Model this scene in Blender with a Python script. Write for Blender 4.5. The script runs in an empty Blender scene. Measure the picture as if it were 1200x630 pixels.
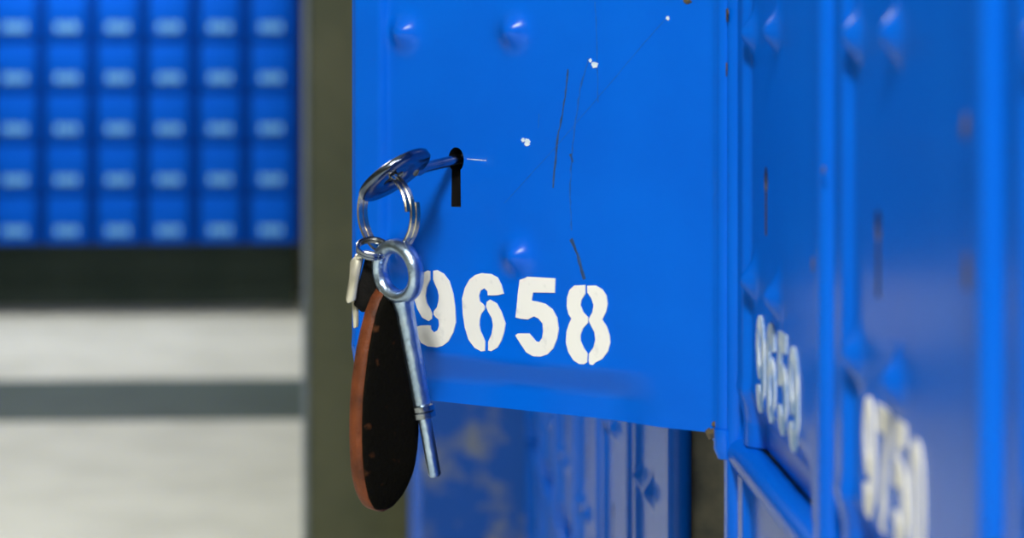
import bpy, bmesh, math, random
from mathutils import Vector, Matrix
random.seed(5)
S = bpy.context.scene
C = S.collection

# ------------------------------------------------------------------ camera
F, VX, HY = 3000.0, 460.0, 30.0          # focal length (px of 1200x630), vanishing point of the bank
CAM = Vector((0, 0, 0.95))
PSI = math.atan((600 - VX) / F)
cp, sp = math.cos(PSI), math.sin(PSI)
cd = bpy.data.cameras.new('camera')
cam = bpy.data.objects.new('camera', cd); C.objects.link(cam)
cam.location = CAM; cam.rotation_euler = (math.pi / 2, 0, -PSI)
cd.sensor_width = 36; cd.lens = F / 1200 * 36
cd.shift_y = -(315 - HY) / 1200
cd.clip_start = 0.02
cd.dof.use_dof = True; cd.dof.focus_distance = 1.135; cd.dof.aperture_fstop = cd.lens / 9.0
S.camera = cam
S.view_settings.view_transform = 'Standard'; S.view_settings.look = 'None'
S.view_settings.gamma = 1; S.view_settings.use_curve_mapping = False
S.view_settings.exposure = 0.55
# ------------------------------------------------------------------ world and lamps
W = bpy.data.worlds.new('world'); S.world = W; W.use_nodes = True
W.node_tree.nodes['Background'].inputs[0].default_value = (1, 0.97, 0.9, 1)
W.node_tree.nodes['Background'].inputs[1].default_value = 0.05
LAMPS = [(-0.35, -1.5, 118, 2.86), (-1.45, 4.0, 42, 2.86), (-1.1, 7.95, 23, 2.1)]     # x, y, watts, height of the fluorescents; last one's low hang added for falloff
for lx, ly, pw, LAMP_Z in LAMPS:
    ld = bpy.data.lights.new('fluorescent_light', 'AREA'); ld.shape = 'RECTANGLE'
    ld.size = 0.3; ld.size_y = 1.2; ld.energy = pw; ld.color = (1.0, 0.98, 0.92)
    lo = bpy.data.objects.new('fluorescent_light', ld); C.objects.link(lo); lo.location = (lx, ly, LAMP_Z - 0.075)

# ------------------------------------------------------------------ pixel helpers
def ray(x, y):
    lx = (x - 600) / F; ly = -(y - HY) / F
    return Vector((lx * cp + sp, -lx * sp + cp, ly))
def at_depth(x, y, d): return CAM + ray(x, y) * d
def on_x(x, y, X): r = ray(x, y); return CAM + r * ((X - CAM.x) / r.x)
def on_y(x, y, Y): r = ray(x, y); return CAM + r * ((Y - CAM.y) / r.y)

# ------------------------------------------------------------------ materials
def srgb(r, g, b):
    f = lambda c: (c / 255 / 12.92) if c / 255 <= .04045 else ((c / 255 + .055) / 1.055) ** 2.4
    return (f(r), f(g), f(b), 1)
def mat(name, col, rough=0.5, metal=0.0, col2=None, nscale=8, bump=0.0, bscale=200, ior=1.5, coat=0.0, detail=4, lo=.4, hi=.65, rvar=0.0):
    m = bpy.data.materials.new(name); m.use_nodes = True
    nt = m.node_tree; b = nt.nodes['Principled BSDF']
    b.inputs['Base Color'].default_value = col
    b.inputs['Roughness'].default_value = rough; b.inputs['Metallic'].default_value = metal
    b.inputs['IOR'].default_value = ior; b.inputs['Coat Weight'].default_value = coat
    b.inputs['Coat Roughness'].default_value = 0.08
    tc = nt.nodes.new('ShaderNodeTexCoord')
    if col2:
        n = nt.nodes.new('ShaderNodeTexNoise'); n.inputs['Scale'].default_value = nscale; n.inputs['Detail'].default_value = detail
        nt.links.new(tc.outputs['Object'], n.inputs['Vector'])
        r = nt.nodes.new('ShaderNodeValToRGB')
        r.color_ramp.elements[0].position = lo; r.color_ramp.elements[1].position = hi
        r.color_ramp.elements[0].color = col; r.color_ramp.elements[1].color = col2
        nt.links.new(n.outputs['Fac'], r.inputs['Fac']); nt.links.new(r.outputs['Color'], b.inputs['Base Color'])
    if bump:
        n2 = nt.nodes.new('ShaderNodeTexNoise'); n2.inputs['Scale'].default_value = bscale; n2.inputs['Detail'].default_value = 3
        nt.links.new(tc.outputs['Object'], n2.inputs['Vector'])
        bp = nt.nodes.new('ShaderNodeBump'); bp.inputs['Strength'].default_value = bump; bp.inputs['Distance'].default_value = 0.001
        nt.links.new(n2.outputs['Fac'], bp.inputs['Height']); nt.links.new(bp.outputs['Normal'], b.inputs['Normal'])
    return m
M = {
 'blue': mat('blue_enamel', (0.0002, 0.108, 0.64, 1), 0.25, col2=(0.0002, 0.122, 0.69, 1), nscale=14, bump=0.05, bscale=260, ior=1.28),
 'mottled_blue': mat('mottled_blue_enamel', (0.0006, 0.075, 0.38, 1), 0.4, col2=(0.20, 0.22, 0.22, 1), nscale=24, lo=.46, hi=.70, detail=3, ior=1.35),  # dull blue with random grey mottling
 'pale': mat('pale_blue_number_paint', (0.30, 0.68, 0.95, 1), 0.6, col2=(0.22, 0.60, 0.90, 1), nscale=8, ior=1.2),
 'faded': mat('faded_stencil_paint', (0.62, 0.72, 0.80, 1), 0.6, col2=(0.10, 0.28, 0.62, 1), nscale=120, lo=.42, hi=.66),
 'farblue': mat('blue_enamel_far', (0.0002, 0.10, 0.68, 1), 0.6, col2=(0.0002, 0.11, 0.74, 1), nscale=5, ior=1.15),
 'farpost': mat('blue_enamel_frame', (0.0002, 0.05, 0.38, 1), 0.6, col2=(0.0002, 0.056, 0.42, 1), nscale=5, ior=1.15),
 'white': mat('white_stencil_paint', (0.80, 0.80, 0.77, 1), 0.5, col2=(0.60, 0.62, 0.62, 1), nscale=160, lo=.6, hi=.78),
 'inside': mat('inside_grey', (0.30, 0.28, 0.20, 1), 0.6, col2=(0.04, 0.05, 0.06, 1), nscale=22),
 'lock': mat('lock_dark', (0.006, 0.006, 0.006, 1), 0.6, col2=(0.012, 0.010, 0.008, 1), nscale=90),
 'chip': mat('bare_metal_chip', (0.55, 0.68, 0.80, 1), 0.45, col2=(0.75, 0.8, 0.85, 1), nscale=300),
 'scratch': mat('scratch_dark', (0.012, 0.04, 0.11, 1), 0.6, col2=(0.02, 0.07, 0.22, 1), nscale=300),
 'fscratch': mat('scratch_faint', (0.002, 0.075, 0.38, 1), 0.4, col2=(0.004, 0.10, 0.52, 1), nscale=300),
 'rust': mat('rust', (0.10, 0.075, 0.035, 1), 0.8, col2=(0.03, 0.03, 0.03, 1), nscale=400),
 'steel': mat('nickel_steel', (0.34, 0.37, 0.42, 1), 0.2, 1.0, col2=(0.22, 0.26, 0.32, 1), nscale=120, bump=0.1, bscale=500),
 'worn': mat('blue_tinted_worn_steel', (0.34, 0.46, 0.64, 1), 0.3, 1.0, col2=(0.48, 0.60, 0.76, 1), nscale=200, bump=0.25, bscale=700),  # blue tint puts the reflected blue surroundings into the steel colour
 'old': mat('aged_nickel', (0.60, 0.57, 0.48, 1), 0.25, 1.0, col2=(0.30, 0.28, 0.20, 1), nscale=90, bump=0.1, bscale=500),
 'clip': mat('cream_nickel', (0.62, 0.60, 0.50, 1), 0.32, 0.7, col2=(0.5, 0.48, 0.38, 1), nscale=150),
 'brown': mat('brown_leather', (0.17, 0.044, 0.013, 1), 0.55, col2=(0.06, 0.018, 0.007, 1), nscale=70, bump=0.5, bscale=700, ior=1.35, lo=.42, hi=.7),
 'black': mat('shaded_brown_leather', (0.004, 0.0035, 0.002, 1), 0.8, col2=(0.10, 0.035, 0.012, 1), nscale=150, bump=0.6, bscale=500, lo=.64, hi=.84, ior=1.15),  # shade on the fob's faces put into a near-black colour
 'strap': mat('strap_leather', (0.004, 0.004, 0.004, 1), 0.75, col2=(0.009, 0.008, 0.007, 1), nscale=150, bump=0.3, bscale=700, ior=1.2),
 'pillar': mat('olive_paint', srgb(96, 98, 68), 0.7, col2=srgb(86, 90, 62), nscale=14, bump=0.1, bscale=120),
 'floor': mat('floor_terrazzo', srgb(217, 219, 208), 0.6, col2=srgb(204, 206, 194), nscale=5),
 'strip': mat('floor_dark_strip', srgb(58, 76, 66), 0.7, col2=srgb(50, 68, 58), nscale=5),
 'wall': mat('olive_wall', srgb(122, 118, 96), 0.8, col2=srgb(114, 110, 90), nscale=2),
 'ceil': mat('white_ceiling', srgb(225, 225, 220), 0.9, col2=srgb(218, 218, 212), nscale=2),
 'plinth': mat('dark_plinth', srgb(68, 84, 74), 0.8, col2=srgb(58, 76, 66), nscale=4),
 'fringe': mat('grey_fringe', srgb(140, 150, 150), 0.5, col2=srgb(128, 140, 142)),
 'shaded_steel': mat('shaded_polished_steel', (0.15, 0.18, 0.24, 1), 0.18, 1.0, col2=(0.09, 0.12, 0.18, 1), nscale=120, bump=0.1, bscale=500),  # darker copy of the steel; shade on the bow put into colour
 'housing': mat('lamp_housing', (0.8, 0.8, 0.78, 1), 0.5, col2=(0.75, 0.75, 0.72, 1)),
}
tube = bpy.data.materials.new('lamp_tube'); tube.use_nodes = True
tube.node_tree.nodes['Principled BSDF'].inputs['Emission Color'].default_value = (1, .98, .92, 1)
tube.node_tree.nodes['Principled BSDF'].inputs['Emission Strength'].default_value = 8
M['tube'] = tube

# ------------------------------------------------------------------ mesh helpers
def mesh_from(bm, name, m, smooth=True, angle=35):
    bmesh.ops.recalc_face_normals(bm, faces=bm.faces)
    me = bpy.data.meshes.new(name)
    if smooth:
        for f in bm.faces: f.smooth = True
        a = math.radians(angle)
        for e in bm.edges:
            if len(e.link_faces) == 2 and e.calc_face_angle(0) > a: e.smooth = False
    bm.to_mesh(me); bm.free()
    me.materials.append(M[m]); return me
def link(name, me, parent=None, loc=(0, 0, 0), rz=0.0):
    o = bpy.data.objects.new(name, me); C.objects.link(o)
    o.location = loc; o.rotation_euler = (0, 0, rz); o.parent = parent
    return o
def empty(name, loc, rz=0.0):
    o = bpy.data.objects.new(name, None); C.objects.link(o); o.empty_display_size = 0.02
    o.location = loc; o.rotation_euler = (0, 0, rz); return o
def tag(o, label=None, cat=None, group=None, kind=None):
    if label: o['label'] = label
    if cat: o['category'] = cat
    if group: o['group'] = group
    if kind: o['kind'] = kind
    return o
def box(bm, x0, x1, y0, y1, z0, z1, bev=0.0, seg=2):
    r = bmesh.ops.create_cube(bm, size=1, matrix=Matrix.Translation(((x0 + x1) / 2, (y0 + y1) / 2, (z0 + z1) / 2)) @ Matrix.Diagonal((abs(x1 - x0), abs(y1 - y0), abs(z1 - z0), 1)))
    if bev:
        es = set()
        for v in r['verts']: es.update(v.link_edges)
        bmesh.ops.bevel(bm, geom=list(es), offset=bev, segments=seg, profile=0.5, affect='EDGES')
def box_mesh(name, dims, m, bev=0.0, seg=2):
    bm = bmesh.new(); box(bm, *dims, bev=bev, seg=seg); return mesh_from(bm, name, m)
def prism(bm, pts, y0, y1, bev=0.0):
    """polygon (x,z) extruded along y"""
    f0 = [bm.verts.new((p[0], y0, p[1])) for p in pts]
    f1 = [bm.verts.new((p[0], y1, p[1])) for p in pts]
    n = len(pts)
    a = bm.faces.new(f0); b = bm.faces.new(f1[::-1])
    for i in range(n): bm.faces.new((f0[i], f1[i], f1[(i + 1) % n], f0[(i + 1) % n]))
    if bev: bmesh.ops.bevel(bm, geom=list(a.edges) + list(b.edges), offset=bev, segments=3, profile=0.5, affect='EDGES')
def tube_along(bm, pts, rads, seg=14, cap=True):
    """round bar through the points"""
    rings = []
    pts = [Vector(p) for p in pts]
    for i, p in enumerate(pts):
        t = (pts[min(i + 1, len(pts) - 1)] - pts[max(i - 1, 0)]).normalized()
        ref = Vector((0, 0, 1)) if abs(t.z) < .9 else Vector((1, 0, 0))
        a = t.cross(ref).normalized(); b = t.cross(a)
        rings.append([bm.verts.new(p + (a * math.cos(k * 2 * math.pi / seg) + b * math.sin(k * 2 * math.pi / seg)) * rads[i]) for k in range(seg)])
    for r0, r1 in zip(rings, rings[1:]):
        for k in range(seg): bm.faces.new((r0[k], r0[(k + 1) % seg], r1[(k + 1) % seg], r1[k]))
    if cap: bm.faces.new(rings[0]); bm.faces.new(rings[-1][::-1])
def annulus(bm, ro, ri, t, seg=40, bev=0.0006, off=(0, 0)):
    """flat ring in the local XZ plane, thickness along Y, hole may be off centre"""
    secs = []
    for k in range(seg):
        a = 2 * math.pi * k / seg; ca, sa = math.cos(a), math.sin(a)
        o = Vector((ro * ca, 0, ro * sa)); i = Vector((ri * ca + off[0], 0, ri * sa + off[1]))
        d = (o - i).normalized() * bev
        ty = Vector((0, t / 2, 0)); tb = Vector((0, t / 2 - bev, 0))
        secs.append([bm.verts.new(v) for v in (o - d + ty, o + tb, o - tb, o - d - ty, i + d - ty, i - tb, i + tb, i + d + ty)])
    for k in range(seg):
        A, B = secs[k], secs[(k + 1) % seg]
        for j in range(8): bm.faces.new((A[j], A[(j + 1) % 8], B[(j + 1) % 8], B[j]))
def sstep(a, b, x):
    t = max(0, min(1, (x - a) / (b - a))); return t * t * (3 - 2 * t)

# ------------------------------------------------------------------ layout of the near bank
A = 0.14                                  # door plane of the bank: x = A
PER = 0.222                               # column pitch
Y0 = on_x(862, 100, A).y                  # boundary between 9658 and 9659
HX = A - 0.007
hp = on_x(846, 508, HX)                   # hinge of the open door, its lower end
DW, DH = 0.198, 0.2365                     # door width, height
DB = hp.z                                 # height of that row's door bottoms
ROW = 0.249
THETA = math.radians(52)
# open door local frame: x from hinge to free edge, y outward, z up, origin at hinge bottom
HO = Vector((hp.x, hp.y, DB))
du = Vector((-math.sin(THETA), math.cos(THETA), 0)); dn = Vector((-math.cos(THETA), -math.sin(THETA), 0))
def door_px(x, y, w=0.0):
    r = ray(x, y); P0 = HO + dn * w
    P = CAM + r * ((P0 - CAM).dot(dn) / r.dot(dn))
    q = P - HO; return (q.dot(du), q.z)
KU, KV = door_px(534.5, 187)
DW = door_px(415, 300)[0]

# ------------------------------------------------------------------ setting
FAR_Y = 8.4
def plane_box(name, dims, m):
    o = link(name, box_mesh(name, dims, m)); o['kind'] = 'structure'; return o
s0, s1 = on_y(100, 490, 1), None
ysA, ysB = F * CAM.z / (490 - HY), F * CAM.z / (443 - HY)
fl = plane_box('floor', (-3.6, 0.75, -4.5, 9.2, -0.05, 0), 'floor')
st = plane_box('floor_band_1', (-3.6, 0.75, ysA, ysB, -0.02, 0.0015), 'strip')  # darker grey-green band across the pale floor
st['label'] = 'dark grey band across the pale floor'
plane_box('wall_right', (0.62, 0.75, -4.5, 9.2, 0, 3.0), 'wall')
plane_box('wall_left', (-3.7, -3.6, -4.5, 9.2, 0, 3.0), 'wall')
plane_box('wall_back', (-3.6, 0.62, 9.05, 9.2, 0, 3.0), 'wall')
plane_box('wall_front', (-3.6, 0.62, -4.6, -4.5, 0, 3.0), 'wall')
plane_box('ceiling', (-3.7, 0.75, -4.6, 9.2, 2.98, 3.08), 'ceil')

for i, (lx, ly, pw, LAMP_Z) in enumerate(LAMPS):
    e = tag(empty('ceiling_lamp', (lx, ly, LAMP_Z)), ['white fluorescent ceiling fitting nearest the open blue door', 'white fluorescent ceiling fitting over the middle of the aisle', 'unseen white fluorescent fitting hung low to grade the light on the distant blue boxes'][i], 'lamp', 'fluorescent ceiling lamps')
    link('housing', box_mesh('housing', (-.17, .17, -.64, .64, -.03, .12), 'housing', .006), e)
    if LAMP_Z < 2.8:  # rods added for the fitting lowered to shape the far falloff
        for ry in (-.5, .5):
            bm = bmesh.new(); tube_along(bm, [(0, ry, .12), (0, ry, 2.979 - LAMP_Z)], [.006, .006], 10)
            link('added_hanging_rod', mesh_from(bm, 'added_hanging_rod', 'housing'), e)
    for sx in (-.08, .08):
        bm = bmesh.new(); tube_along(bm, [(sx, -.6, -.045), (sx, .6, -.045)], [.013, .013], 12)
        link('tube', mesh_from(bm, 'tube', 'tube'), e)

# pillar
PY = 4.3
px0 = on_y(357, 300, PY).x; px1 = on_y(498, 300, PY).x
pe = tag(empty('pillar', ((px0 + px1) / 2, PY + .1, 0)), kind='structure')
hw = (px1 - px0) / 2
link('shaft', box_mesh('shaft', (-hw, hw, -.1, .1, 0, 2.98), 'pillar', .008, 3), pe)
link('fringe_strip', box_mesh('fringe_strip', (-hw - .003, -hw + .006, -.103, -.085, .09, 2.4), 'fringe', .001), pe)  # pale strip added to paint a light fringe along this edge
link('base_block', box_mesh('base_block', (-hw - .004, hw + .004, -.104, .104, 0, .09), 'pillar', .004), pe)

# ------------------------------------------------------------------ the door mesh (pressed sheet with ridges, dimples and a keyhole)
BUMPS = [door_px(474, 38), door_px(602, 36), door_px(606, 300), (door_px(474, 38)[0], door_px(606, 300)[1])]
def relief(u, v):
    h = 0.0035 * sstep(DW - .021, DW - .0165, u) * (1 - .6 * sstep(DW - .004, DW, u))          # raised border on the free side
    h += 0.0012 * (1 - sstep(.0015, .0045, u))                                                    # small rolled hinge edge
    k = sstep(.026, .060, u)
    h -= 0.0055 * k * (1 - sstep(.0085, .0225, v)) * (1 - sstep(DW - .02, DW - .012, u) * .6)   # lower edge pressed back
    h += 0.0005 * k * math.exp(-((v - .0225) / .003) ** 2)
    for bu, bv in BUMPS:
        r2 = ((u - bu) ** 2 + (v - bv) ** 2) / .0078 ** 2
        h += 0.0058 * math.exp(-r2 * 1.5)
    return h
def make_door():
    nu, nv = 150, 178
    bm = bmesh.new()
    g = [[bm.verts.new((DW * i / nu, relief(DW * i / nu, DH * j / nv), DH * j / nv)) for j in range(nv + 1)] for i in range(nu + 1)]
    for i in range(nu):
        for j in range(nv): bm.faces.new((g[i][j], g[i + 1][j], g[i + 1][j + 1], g[i][j + 1]))
    per = [g[i][0] for i in range(nu)] + [g[nu][j] for j in range(nv)] + [g[i][nv] for i in range(nu, 0, -1)] + [g[0][j] for j in range(nv, 0, -1)]
    bk = [bm.verts.new((v.co.x, -.009, v.co.z)) for v in per]
    n = len(per)
    for k in range(n): bm.faces.new((per[k], bk[k], bk[(k + 1) % n], per[(k + 1) % n]))
    bm.faces.new(bk)
    me = mesh_from(bm, 'door_blank', 'blue', angle=50)
    ob = bpy.data.objects.new('tmp_door', me); C.objects.link(ob)
    # keyhole cutter: round head and a slot below
    pts = []
    for k in range(21):
        a = math.radians(-55 + k * (290 / 20)); pts.append((KU - .0042 * math.cos(a), KV + .0054 * math.sin(a)))
    pts += [(KU + .0026, KV - .0205), (KU - .0026, KV - .0205)]
    kb = bmesh.new(); prism(kb, pts, -.012, .01)
    kme = mesh_from(kb, 'cut', 'lock', smooth=False)
    ko = bpy.data.objects.new('tmp_cut', kme); C.objects.link(ko)
    md = ob.modifiers.new('b', 'BOOLEAN'); md.object = ko; md.operation = 'DIFFERENCE'; md.solver = 'EXACT'
    dg = bpy.context.evaluated_depsgraph_get()
    out = bpy.data.meshes.new_from_object(ob.evaluated_get(dg)); out.name = 'door'
    bpy.data.objects.remove(ob); bpy.data.objects.remove(ko)
    out.materials.clear(); out.materials.append(M['blue']); out.materials.append(M['lock'])
    for p in out.polygons:                             # bare dark edge of the cut-out
        p.material_index = 1 if (abs(p.center.x - KU) < .0075 and -.024 < p.center.z - KV < .008 and abs(p.normal.y) < .5) else 0
    return out
door_me = make_door()
lock_me = box_mesh('lock_body', (KU - .03, KU + .03, -.030, -.0095, KV - .04, KV + .03), 'lock', .002)
bm = bmesh.new(); tube_along(bm, [(-.001, -.002, .001), (-.001, -.002, DH - .001)], [.0042, .0042], 14)
hinge_me = mesh_from(bm, 'hinge_barrel', 'blue')

# ------------------------------------------------------------------ stencilled digits (traced outlines, door coordinates)
Z1 = lambda p: door_px(470 + p[0] / 4.4444, 300 + p[1] / 4.4444)
G6 = [[(470,204),(455,203),(453,182),(437,166),(417,178),(408,205),(412,235),(428,248),(438,262),(437,278),(420,300),(412,330),(410,360),(416,390),(430,420),(440,445),(440,492),(420,495),(385,475),(355,435),(335,370),(325,300),(321,220),(335,165),(360,120),(390,97),(420,88),(470,92),(505,110),(525,150),(537,195),(505,203)],
      [(449,238),(465,226),(500,245),(525,290),(546,350),(538,400),(525,440),(505,475),(472,494),(457,490),(457,445),(475,405),(482,360),(476,322),(456,288),(446,262)]]
G5 = [[(622,114),(640,105),(806,115),(803,190),(690,188),(682,231),(712,236),(752,247),(790,275),(815,320),(823,380),(815,430),(795,480),(765,510),(730,522),(690,520),(655,500),(625,455),(598,412),(610,402),(670,402),(690,425),(705,443),(722,447),(738,425),(743,390),(740,350),(720,325),(695,312),(662,329),(625,325),(599,318),(605,270),(612,190)]]
G8 = [[(962,150),(962,195),(942,228),(937,255),(950,290),(976,318),(976,346),(950,375),(937,410),(937,440),(955,480),(974,507),(972,552),(955,562),(930,560),(900,540),(875,500),(862,450),(865,390),(878,350),(890,325),(875,300),(866,260),(868,215),(880,175),(905,152)],
      [(973,153),(1015,152),(1050,172),(1072,205),(1078,250),(1070,290),(1050,330),(1075,370),(1088,410),(1092,450),(1080,495),(1050,535),(1015,552),(1003,566),(985,562),(980,545),(982,507),(1005,475),(1015,435),(1010,395),(986,348),(980,328),(1000,290),(1006,255),(995,220),(973,188)]]
def local(gl):
    g = [[Z1(p) for p in poly] for poly in gl]
    us = [p[0] for q in g for p in q]; vs = [p[1] for q in g for p in q]
    c = ((min(us) + max(us)) / 2, (min(vs) + max(vs)) / 2)
    return [[(p[0] - c[0], p[1] - c[1]) for p in q] for q in g], c, (max(us) - min(us), max(vs) - min(vs))
L6, c6, z6 = local(G6); L5, c5, z5 = local(G5); L8, c8, z8 = local(G8)
L9 = [[(-p[0], -p[1]) for p in q] for q in L6]
hh, ww = z6[1] / 2, z6[0] / 2
# u runs from the hinge (right in the photo) to the left: mirror in x for hand-made glyphs
L7 = [[(-x * ww, z * hh) for x, z in [(-1, 1), (1, 1), (1, .62), (.45, .1), (.2, -.4), (.15, -1), (-.5, -1), (-.42, -.45), (-.1, .15), (.3, .58), (-1, .58)]]]
def half0(s): return [(-s * x * ww, z * hh) for x, z in [(.08, 1), (.5, .92), (.85, .65), (1, .2), (1, -.2), (.85, -.65), (.5, -.92), (.08, -1), (.08, -.72), (.3, -.55), (.36, -.2), (.36, .2), (.3, .55), (.08, .72)]]
L0 = [half0(1), half0(-1)]
def glyph(name, polys):
    bm = bmesh.new()
    for q in polys:
        f = [bm.verts.new((p[0], .0005, p[1])) for p in q]
        b = [bm.verts.new((p[0], -.0001, p[1])) for p in q]
        bm.faces.new(f)
        for k in range(len(q)): bm.faces.new((f[k], b[k], b[(k + 1) % len(q)], f[(k + 1) % len(q)]))
    bm.normal_update(); bmesh.ops.triangulate(bm, faces=[f for f in bm.faces if len(f.verts) > 4], quad_method='BEAUTY', ngon_method='EAR_CLIP')
    return mesh_from(bm, name, 'white', smooth=False)
GL = {'9': glyph('digit_nine', L9), '6': glyph('digit_six', L6), '5': glyph('digit_five', L5), '8': glyph('digit_eight', L8), '7': glyph('digit_seven', L7), '0': glyph('digit_zero', L0)}
gap = ((c6[0] - c5[0]) + (c5[0] - c8[0])) / 2
SLOTS = [(c6[0] + gap * .98, c6[1] + (c6[1] - c5[1]) * .3), c6, c5, c8]
def number(door, txt):
    k, off, dz, zs = {'9658': (1, 0, 0, 1), '9659': (1, .001, -.005, 1.1), '9750': (.84, .024, -.003, 1.06)}[txt]
    for ch, s in zip(txt, SLOTS):
        o = link('painted_digit', GL[ch], door, (s[0] * k + off, 0, s[1] + dz)); o['label'] = 'white stencilled digit ' + ch
        o.scale = (k, 1, zs)
        if txt == '9659': o.material_slots[0].link = 'OBJECT'; o.material_slots[0].material = M['faded']

# ------------------------------------------------------------------ bank builder
DEPTH = 0.30
ROWS = range(-3, 4)
def bank(name, yb, ncol, label, special, X=A, end='blue'):
    """columns start at yb and run away from the camera; row 0 is the row of 9658"""
    root = tag(empty(name, (X, yb, 0)), label, 'locker bank')
    L = ncol * PER
    z_lo = DB + ROWS[0] * ROW - .012; z_hi = DB + (ROWS[-1] + 1) * ROW - .002
    def part(n, me, loc=(0, 0, 0)): return link(n, me, root, loc)
    part('end_panel', box_mesh('end_panel', (-.004, DEPTH, -.0195, -.018, 0.001, z_hi), end, .0005))
    part('base', box_mesh('base', (.02, DEPTH, 0, L, 0.001, z_lo), 'plinth', .002))
    part('back_panel', box_mesh('back_panel', (DEPTH, DEPTH + .004, 0, L, z_lo, z_hi), 'blue'))
    part('top_panel', box_mesh('top_panel', (-.003, DEPTH, 0, L, z_hi, z_hi + .012), 'blue', .003))
    sm = box_mesh('stile', (-.0055, .0065, -.0175, -.001, z_lo, z_hi), 'blue', .0045, 4)
    pm = box_mesh('partition', (.0065, DEPTH, -.010, -.008, z_lo, z_hi), 'inside')
    for k in range(ncol + 1):
        part('stile', sm, (0, k * PER, 0)); part('partition', pm, (0, k * PER, 0))
    rb = bmesh.new(); tube_along(rb, [(.0015, 0, 0), (.0015, L - .018, 0)], [.0068, .0068], 20)
    rm = mesh_from(rb, 'rail', 'blue')
    hm = box_mesh('shelf', (.012, DEPTH, 0, L - .018, -.001, .001), 'inside')
    for j in list(ROWS) + [ROWS[-1] + 1]:
        z = DB + j * ROW - .0072
        part('rail', rm, (0, 0, z)); part('shelf', hm, (0, 0, z))
    for k in range(ncol):
        for j in ROWS:
            sp_ = special.get((k, j))
            z = DB + j * ROW
            if sp_ and sp_[0] == 'open': continue         # empty compartment without a door
            if sp_ and sp_[0] == '9658':
                d = link('door', door_me, root, (HX - A, HO.y - yb, z), math.pi / 2 + THETA)
                d['label'] = 'open blue locker door stencilled 9658'
            else:
                d = link('door', door_me, root, (0, k * PER + .003, z), math.pi / 2)
                if sp_: d['label'] = 'closed blue locker door stencilled ' + sp_[0]
            link('hinge_barrel', hinge_me, d)
            link('lock_body', lock_me, d)
            if sp_: number(d, sp_[0])
            special[(k, j, 'obj')] = d
    return root
NB = -4
near_sp = {(4, 0): ('9658',), (3, 0): ('9659',), (2, 0): ('9750',), (4, -1): ('open',)}
near = bank('locker_bank', Y0 + NB * PER, 11, 'glossy blue locker bank with door 9658 standing open', near_sp)
fy = Y0 + (NB + 11) * PER + .02
far = bank('locker_bank', fy, 7, 'mottled blue end of the next locker bank, in front of the olive pillar', {}, .034, 'mottled_blue')
main_door = near_sp[(4, 0, 'obj')]

# ------------------------------------------------------------------ wear on the open door
def strip(pts, w0, w1):
    q = [Vector((*door_px(*p), 0)) for p in pts]
    bm = bmesh.new(); prev = None
    for i, p in enumerate(q):
        t = (q[min(i + 1, len(q) - 1)] - q[max(i - 1, 0)]).normalized(); nrm = Vector((-t.y, t.x, 0))
        w = (w0 + (w1 - w0) * i / max(1, len(q) - 1)) * random.uniform(.6, 1.3)
        h = relief(p.x, p.y) + .00012
        a, b = bm.verts.new((p.x + nrm.x * w, h, p.y + nrm.y * w)), bm.verts.new((p.x - nrm.x * w, h, p.y - nrm.y * w))
        if prev: bm.faces.new((prev[0], a, b, prev[1]))
        prev = (a, b)
    return bm
def fine(pts, n=6):
    out = []
    for (x0, y0), (x1, y1) in zip(pts, pts[1:]):
        for k in range(n): out.append((x0 + (x1 - x0) * k / n + random.uniform(-.5, .5), y0 + (y1 - y0) * k / n))
    return out + [pts[-1]]
for pts, w0, w1, m in [
    ([(665.6, 81), (661.4, 120), (653.6, 162), (648.3, 220)], .00035, .00045, 'scratch'),
    ([(697, 2), (700, 50), (701, 120)], .00022, .0002, 'fscratch'),
    ([(690, 68), (680, 105), (674.5, 141), (670, 183), (668, 230), (670, 270)], .0004, .00035, 'fscratch'),
    ([(669, 280), (677, 298), (685, 327)], .0007, .0007, 'scratch'),
    ([(779, 23), (745, 62), (703, 112), (646, 178), (591, 238)], .00012, .00012, 'fscratch'),
    ([(632, 133), (631, 150)], .0002, .0002, 'fscratch'),
    ([(669, 180), (671, 190)], .0006, .0006, 'scratch'),
    ([(547, 186), (558, 187), (570, 188)], .00012, .0002, 'chip')]:
    o = link('scratch', mesh_from(strip(fine(pts), w0, w1), 'scratch', m, smooth=False), main_door)
def blob(r, n=11, jag=.45):
    return [(r * (1 + random.uniform(-jag, jag)) * math.cos(2 * math.pi * k / n), r * (1 + random.uniform(-jag, jag)) * math.sin(2 * math.pi * k / n)) for k in range(n)]
def patch(name, parent, u, v, r, m, h=.0002, sz=1.0):
    bm = bmesh.new(); prism(bm, [(p[0], p[1] * sz) for p in blob(r)], -.0002, .0002)
    bm.normal_update(); bmesh.ops.triangulate(bm, faces=[f for f in bm.faces if len(f.verts) > 4], quad_method='BEAUTY', ngon_method='EAR_CLIP')
    return link(name, mesh_from(bm, name, m, smooth=False), parent, (u, h, v))
for x, y, r in [(697, 76, .0014), (618, 167, .0015), (783, 21, .0008), (692, 71, .0008), (613, 164, .0008)]:
    u, v = door_px(x, y); patch('paint_chip', main_door, u, v, r, 'chip', relief(u, v) + .0001)
for x, y, r in [(833, 507, .0026), (838, 497, .0012), (806, 1, .0016)]:
    u, v = door_px(x, y); patch('rust_spot', main_door, u, v, r, 'rust', relief(u, v) + .0001)
def bank_patch(x, y, r, off, sz=1.0):
    P = on_x(x, y, A - off)
    o = patch('rust_spot', near, 0, 0, r, 'rust', sz=sz)
    o.location = P - Vector((A, near.location.y, 0)); o.rotation_euler = (0, 0, math.pi / 2)
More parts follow.
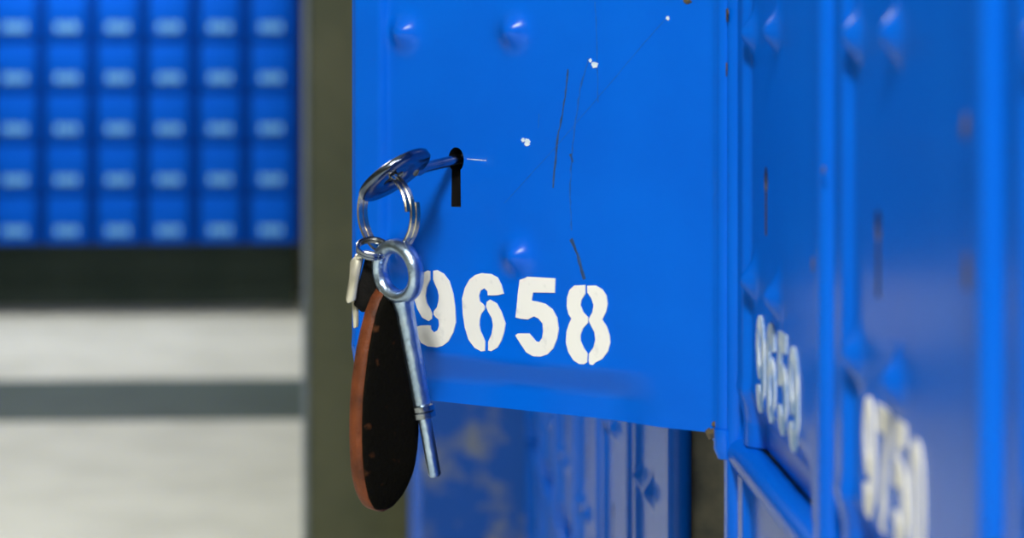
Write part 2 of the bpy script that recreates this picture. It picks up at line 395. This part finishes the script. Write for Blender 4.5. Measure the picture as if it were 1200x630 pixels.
for a in [(852, 18, .0035, .0056, .8), (851, 80, .0028, .0056, 1.0), (953, 310, .003, .0038, .8), (957, 402, .0035, .0038, .6), (1131, 150, .0035, .0037, .8), (1135, 326, .005, .0037, 1.0), (965, 198, .0016, .005, .8)]:
    bank_patch(*a)
# lower end of the hinge: pin
bm = bmesh.new(); tube_along(bm, [(0, 0, -.010), (0, 0, -.006), (0, 0, .002)], [.0030, .0048, .0045], 14)
link('hinge_pin', mesh_from(bm, 'hinge_pin', 'blue'), main_door, (-.001, -.001, 0))

# ------------------------------------------------------------------ distant bank across the aisle
CELL = 59.2 * FAR_Y / F
def cellx(px): return on_y(px, 100, FAR_Y).x
fx1 = cellx(347); fz0 = on_y(100, 286, FAR_Y).z
NC, NR = 14, 9
fx0 = fx1 - NC * CELL - .02
fb = tag(empty('post_box_bank', ((fx0 + fx1) / 2, FAR_Y, 0)), 'distant blurred wall of small blue numbered post boxes', 'box bank')
ox = -(fx0 + fx1) / 2
def fpart(n, me, loc=(0, 0, 0)): return link(n, me, fb, loc)
top = fz0 + NR * CELL + .02
fpart('carcass', box_mesh('carcass', (fx0 + ox, fx1 + ox, .012, .5, fz0, top), 'farpost', .003))
fpart('plinth', box_mesh('plinth', (fx0 + ox + .02, fx1 + ox - .02, .33, .49, 0.001, fz0 - .001), 'plinth'))
for lx in (fx0 + .03, (fx0 + fx1) / 2, fx1 - .03):
    fpart('leg', box_mesh('leg', (-.015, .015, .33, .36, .001, fz0 - .001), 'plinth'), (lx + ox, -.035, 0))
bmd = bmesh.new(); box(bmd, -CELL * .39, CELL * .39, -.004, .012, -CELL * .455, CELL * .455, .004, 2)
fd = mesh_from(bmd, 'door', 'farblue')
nb = bmesh.new()
for k in range(4):
    cx = (k - 1.5) * CELL * .115
    prism(nb, [(cx + CELL * .037 * x, CELL * .088 * z) for x, z in [(-1, -.7), (-.5, -1), (.5, -1), (1, -.7), (1, .7), (.5, 1), (-.5, 1), (-1, .7)]], -.0052, -.0035)
fn = mesh_from(nb, 'painted_number', 'pale', smooth=False)
stm = box_mesh('stile', (-CELL * .055, CELL * .055, -.010, .012, fz0, top), 'farpost', .004)
cx0 = on_y(317.5, 100, FAR_Y).x                # centre of the rightmost column
zc0 = on_y(100, 270, FAR_Y).z                  # number height in the lowest row
for i in range(NC):
    x = cx0 - i * CELL
    fpart('stile', stm, (x + CELL / 2 + ox, 0, 0))
    for j in range(NR):
        z = zc0 + j * CELL
        d = fpart('door', fd, (x + ox, 0, z + CELL * .22))
        link('painted_number', fn, d, (0, 0, -CELL * .22))

# ------------------------------------------------------------------ key in the lock
K = HO + du * KU + dn * 0 + Vector((0, 0, KV))
PHI = math.radians(38)
KD = (dn * math.cos(math.radians(6)) - Vector((0, 0, 1)) * math.sin(math.radians(6))).normalized()   # the key sags a little in the lock
kr = -du                                             # towards the right in the photo
km = (kr * math.cos(PHI) + Vector((0, 0, 1)) * math.sin(PHI)); km = (km - KD * km.dot(KD)).normalized()
def frame(o, xa, ya, za, loc):
    m = Matrix((xa, ya, za)).transposed().to_4x4(); m.translation = loc; o.matrix_world = m
key = tag(empty('lock_key', K), 'round-headed steel key pushed into the keyhole of door 9658', 'key')
# local: x along the shaft (outwards), z across the bow, y bow normal
ya = km.cross(KD).normalized()
frame(key, KD, ya, km, K)
bm = bmesh.new(); tube_along(bm, [(-.004, 0, 0), (.024, 0, 0), (.027, 0, 0), (.030, 0, 0)], [.0023, .0023, .0030, .0026], 16)
link('shank', mesh_from(bm, 'shank', 'steel'), key)
bm = bmesh.new(); annulus(bm, .0172, .0046, .0034, 48, .0007, off=(.002, 0))
link('bow', mesh_from(bm, 'bow', 'shaded_steel', angle=60), key, (.0435, 0, 0))
bm = bmesh.new(); box(bm, -.006, -.003, -.001, .001, -.0035, .0035)
link('bit', mesh_from(bm, 'bit', 'steel'), key)

# ------------------------------------------------------------------ key ring (flat split ring of two coils)
BOWC = K + KD * .0435
BD = (BOWC - CAM).dot(Vector((sp, cp, 0)))           # depth of the bow
view = Vector((sp, cp, 0)); right = Vector((cp, -sp, 0)); up = Vector((0, 0, 1))
def turned(yaw, roll=0.0):
    """plane axes: e1 (horizontal in plane), e2 (up), e3 (normal towards camera side)"""
    e3 = (-view * math.cos(yaw) + right * math.sin(yaw)).normalized()
    e1 = up.cross(e3).normalized(); e2 = e3.cross(e1)
    a, b = e1 * math.cos(roll) + e2 * math.sin(roll), -e1 * math.sin(roll) + e2 * math.cos(roll)
    return a, b, e3
def band_ring(bm, R, hw_, ht, turns, pitch, seg=56):
    """flat strip wound into a ring: width along the ring axis, small radial thickness"""
    n = int(seg * turns); prev = None
    for k in range(n + 1):
        a = 2 * math.pi * k / seg; c_, s_ = math.cos(a), math.sin(a)
        y = pitch * (k / seg - turns / 2)
        vs = [bm.verts.new(((R + dr) * c_, y + dy, (R + dr) * s_)) for dr, dy in ((ht, -hw_ * .7), (ht, hw_ * .7), (ht * .4, hw_), (-ht, hw_ * .8), (-ht, -hw_ * .8), (ht * .4, -hw_))]
        if prev:
            for j in range(6): bm.faces.new((prev[j], prev[(j + 1) % 6], vs[(j + 1) % 6], vs[j]))
        else: bm.faces.new(vs)
        prev = vs
    bm.faces.new(prev[::-1])
ring_c = at_depth(454, 250, BD + .002)
e1, e2, e3 = turned(math.radians(-47), math.radians(6))
bm = bmesh.new(); band_ring(bm, .0165, .0014, .0006, 2.05, .0027)
ring = link('key_ring', mesh_from(bm, 'key_ring', 'old'))
frame(ring, e1, -e3, e2, ring_c)
tag(ring, 'flat metal split ring hanging from the bow of the inserted key', 'key ring')

# ------------------------------------------------------------------ hanging key
hb = at_depth(466, 318, BD - .004); ht_ = at_depth(510, 558, BD - .004)
ax = (ht_ - hb).normalized()                          # down the shank
Lk = (ht_ - hb).length
ex, ey, e3 = turned(math.radians(-44))
nrm = (e3 - ax * e3.dot(ax)).normalized()
sx_ = nrm.cross(ax).normalized()
hk = tag(empty('hanging_key', hb), 'long pale steel key hanging straight down beside the leather fob', 'key')
frame(hk, sx_, nrm, -ax, hb)                           # local z up along the shank, y out of the bow plane
bm = bmesh.new(); annulus(bm, .0138, .0082, .0075, 48, .0020)
link('bow', mesh_from(bm, 'bow', 'worn', angle=60), hk)
cz = -(at_depth(495, 482, BD - .004) - hb).dot(ax)
bm = bmesh.new(); tube_along(bm, [(0, 0, -.0125), (0, 0, -.017), (0, 0, cz)], [.0046, .0039, .0036], 18)
link('shank', mesh_from(bm, 'shank', 'worn'), hk)
bm = bmesh.new(); tube_along(bm, [(0, 0, cz + .0030), (0, 0, cz + .0025), (0, 0, cz + .0004), (0, 0, cz), (0, 0, cz - .0004), (0, 0, cz - .0025), (0, 0, cz - .003)], [.0040, .0050, .0050, .0044, .0050, .0050, .0036], 20)
link('collar', mesh_from(bm, 'collar', 'steel'), hk)
bm = bmesh.new(); tube_along(bm, [(0, 0, cz), (0, 0, -Lk + .001), (0, 0, -Lk)], [.0028, .0027, .0020], 16)
link('pin', mesh_from(bm, 'pin', 'worn'), hk)

bv = Vector((view.dot(sx_), view.dot(nrm), 0)).normalized(); bs = Vector((-bv.y, bv.x, 0))     # flag of the key, turned away from the viewer
bm = bmesh.new()
def bitp(a, t, z): return bv * a + bs * t + Vector((0, 0, z))
q = [(.001, -Lk + .004), (.010, -Lk + .004), (.010, -Lk + .008), (.007, -Lk + .008), (.007, -Lk + .0105), (.010, -Lk + .0105), (.010, -Lk + .0145), (.001, -Lk + .0145)]
f0 = [bm.verts.new(bitp(a, -.001, z)) for a, z in q]; f1 = [bm.verts.new(bitp(a, .001, z)) for a, z in q]
bm.faces.new(f0); bm.faces.new(f1[::-1])
for k in range(len(q)): bm.faces.new((f0[k], f1[k], f1[(k + 1) % len(q)], f0[(k + 1) % len(q)]))
link('bit', mesh_from(bm, 'bit', 'worn', smooth=False), hk)

# ------------------------------------------------------------------ leather fob
fd_ = BD + .004
ftop = at_depth(454, 338, fd_); fbot = at_depth(443, 598, fd_)
FL = (ftop - fbot).length
fa = (ftop - fbot).normalized()
FY = math.radians(44)
ex, ey, e3 = turned(FY)
fn_ = (e3 - fa * e3.dot(fa)).normalized(); fx_ = fa.cross(fn_).normalized()
if fx_.dot(right) < 0: fx_ = -fx_
fyv = fa.cross(fx_)
fob = tag(empty('key_fob', fbot), 'long rounded brown leather fob, its faces darkened for shade, hanging below the ring', 'key fob')
frame(fob, fx_, fyv, fa, fbot)                        # x across the face, z up
OUTSIGN = 1 if fyv.dot(fn_) > 0 else -1               # local y direction of the face seen
PROF = [(0, .0), (.012, .26), (.04, .47), (.08, .66), (.18, .89), (.30, .985), (.38, 1.0), (.5, .96), (.57, .91), (.76, .73), (.91, .54), (.97, .40), (1, .26)]
def prof(t):
    for (a, wa), (b, wb) in zip(PROF, PROF[1:]):
        if t <= b: s = (t - a) / (b - a); s = s if a > .02 else s ** .6; return wa + (wb - wa) * s
    return PROF[-1][1]
HWF = 0.0172; TH = 0.0054
def centre(t): return .0012 * math.sin(2 * math.pi * t)    # slight curve of the fob
def fob_section(bm, t, w, th, n=28, y0=0.0, p=3.2):
    vs = []
    for k in range(n):
        a = 2 * math.pi * k / n; c_, s_ = math.cos(a), math.sin(a)
        vs.append(bm.verts.new((centre(t) + w * math.copysign(abs(c_) ** (2 / p), c_), y0 + th * math.copysign(abs(s_) ** (2 / p), s_), FL * t)))
    return vs
def loft(secs, bm):
    for A_, B_ in zip(secs, secs[1:]):
        n = len(A_)
        for k in range(n): bm.faces.new((A_[k], A_[(k + 1) % n], B_[(k + 1) % n], B_[k]))
    bm.faces.new(secs[0]); bm.faces.new(secs[-1][::-1])
TS = [.002, .012, .03, .06, .10, .15, .2, .27, .34, .42, .5, .58, .66, .74, .82, .9, .96, 1]
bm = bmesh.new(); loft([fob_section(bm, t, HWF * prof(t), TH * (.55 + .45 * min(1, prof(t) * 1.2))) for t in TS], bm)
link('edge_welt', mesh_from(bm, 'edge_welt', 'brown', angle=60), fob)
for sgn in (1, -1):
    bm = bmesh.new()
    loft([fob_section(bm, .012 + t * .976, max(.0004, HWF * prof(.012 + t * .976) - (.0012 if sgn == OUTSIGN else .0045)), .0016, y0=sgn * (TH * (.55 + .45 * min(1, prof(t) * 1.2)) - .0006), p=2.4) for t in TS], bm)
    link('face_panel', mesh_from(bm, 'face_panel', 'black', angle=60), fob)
# strap, clip and tab above the fob, built in the same frame
def fob_local(x, y, d): q = at_depth(x, y, d) - fbot; return Vector((q.dot(fx_), q.dot(fyv), q.dot(fa)))
def slab(name, corners, th, m, bev=.0006, d=fd_):
    """quad outline in the picture plane at depth d with real thickness"""
    bm = bmesh.new()
    fr = [at_depth(x, y, d) for x, y in corners]; bk = [p + view * th for p in fr]
    inv = Matrix((fx_, fyv, fa))
    A_ = [bm.verts.new(inv @ (p - fbot)) for p in fr]; B_ = [bm.verts.new(inv @ (p - fbot)) for p in bk]
    f = bm.faces.new(A_); bm.faces.new(B_[::-1])
    n = len(A_)
    for k in range(n): bm.faces.new((A_[k], B_[k], B_[(k + 1) % n], A_[(k + 1) % n]))
    bmesh.ops.recalc_face_normals(bm, faces=bm.faces)
    bmesh.ops.bevel(bm, geom=list(bm.edges), offset=bev, segments=2, profile=.5, affect='EDGES')
    return link(name, mesh_from(bm, name, m), fob)
slab('strap', [(428, 301), (446, 297), (456, 330), (452, 352), (440, 364), (424, 366), (414, 357)], .006, 'strap')
slab('clip', [(410, 306), (419, 298), (426, 300), (421, 325), (417, 352), (407, 356), (405, 350), (409, 325)], .007, 'clip', .0008, fd_ - .003)
slab('clip_bar', [(415, 299), (428, 294), (444, 297), (444, 303), (428, 301), (418, 305)], .006, 'clip', .0007, fd_ - .004)
slab('clip_tab', [(412, 352), (420, 350), (420, 383), (414, 385)], .003, 'clip', .0006, fd_ + .003)
# small link joining clip and ring
jr = at_depth(436, 291, BD + .001)
bm = bmesh.new(); band_ring(bm, .0062, .0007, .0006, 2.0, .0015, 36)
j = link('jump_ring', mesh_from(bm, 'jump_ring', 'steel'))
e1, e2, e3 = turned(math.radians(10))
tl = math.radians(62)
e3t = (e3 * math.cos(tl) + e2 * math.sin(tl)); e2t = (e2 * math.cos(tl) - e3 * math.sin(tl))
frame(j, e1, -e3t, e2t, jr)
tag(j, 'small steel link joining the fob clip to the split ring', 'ring')
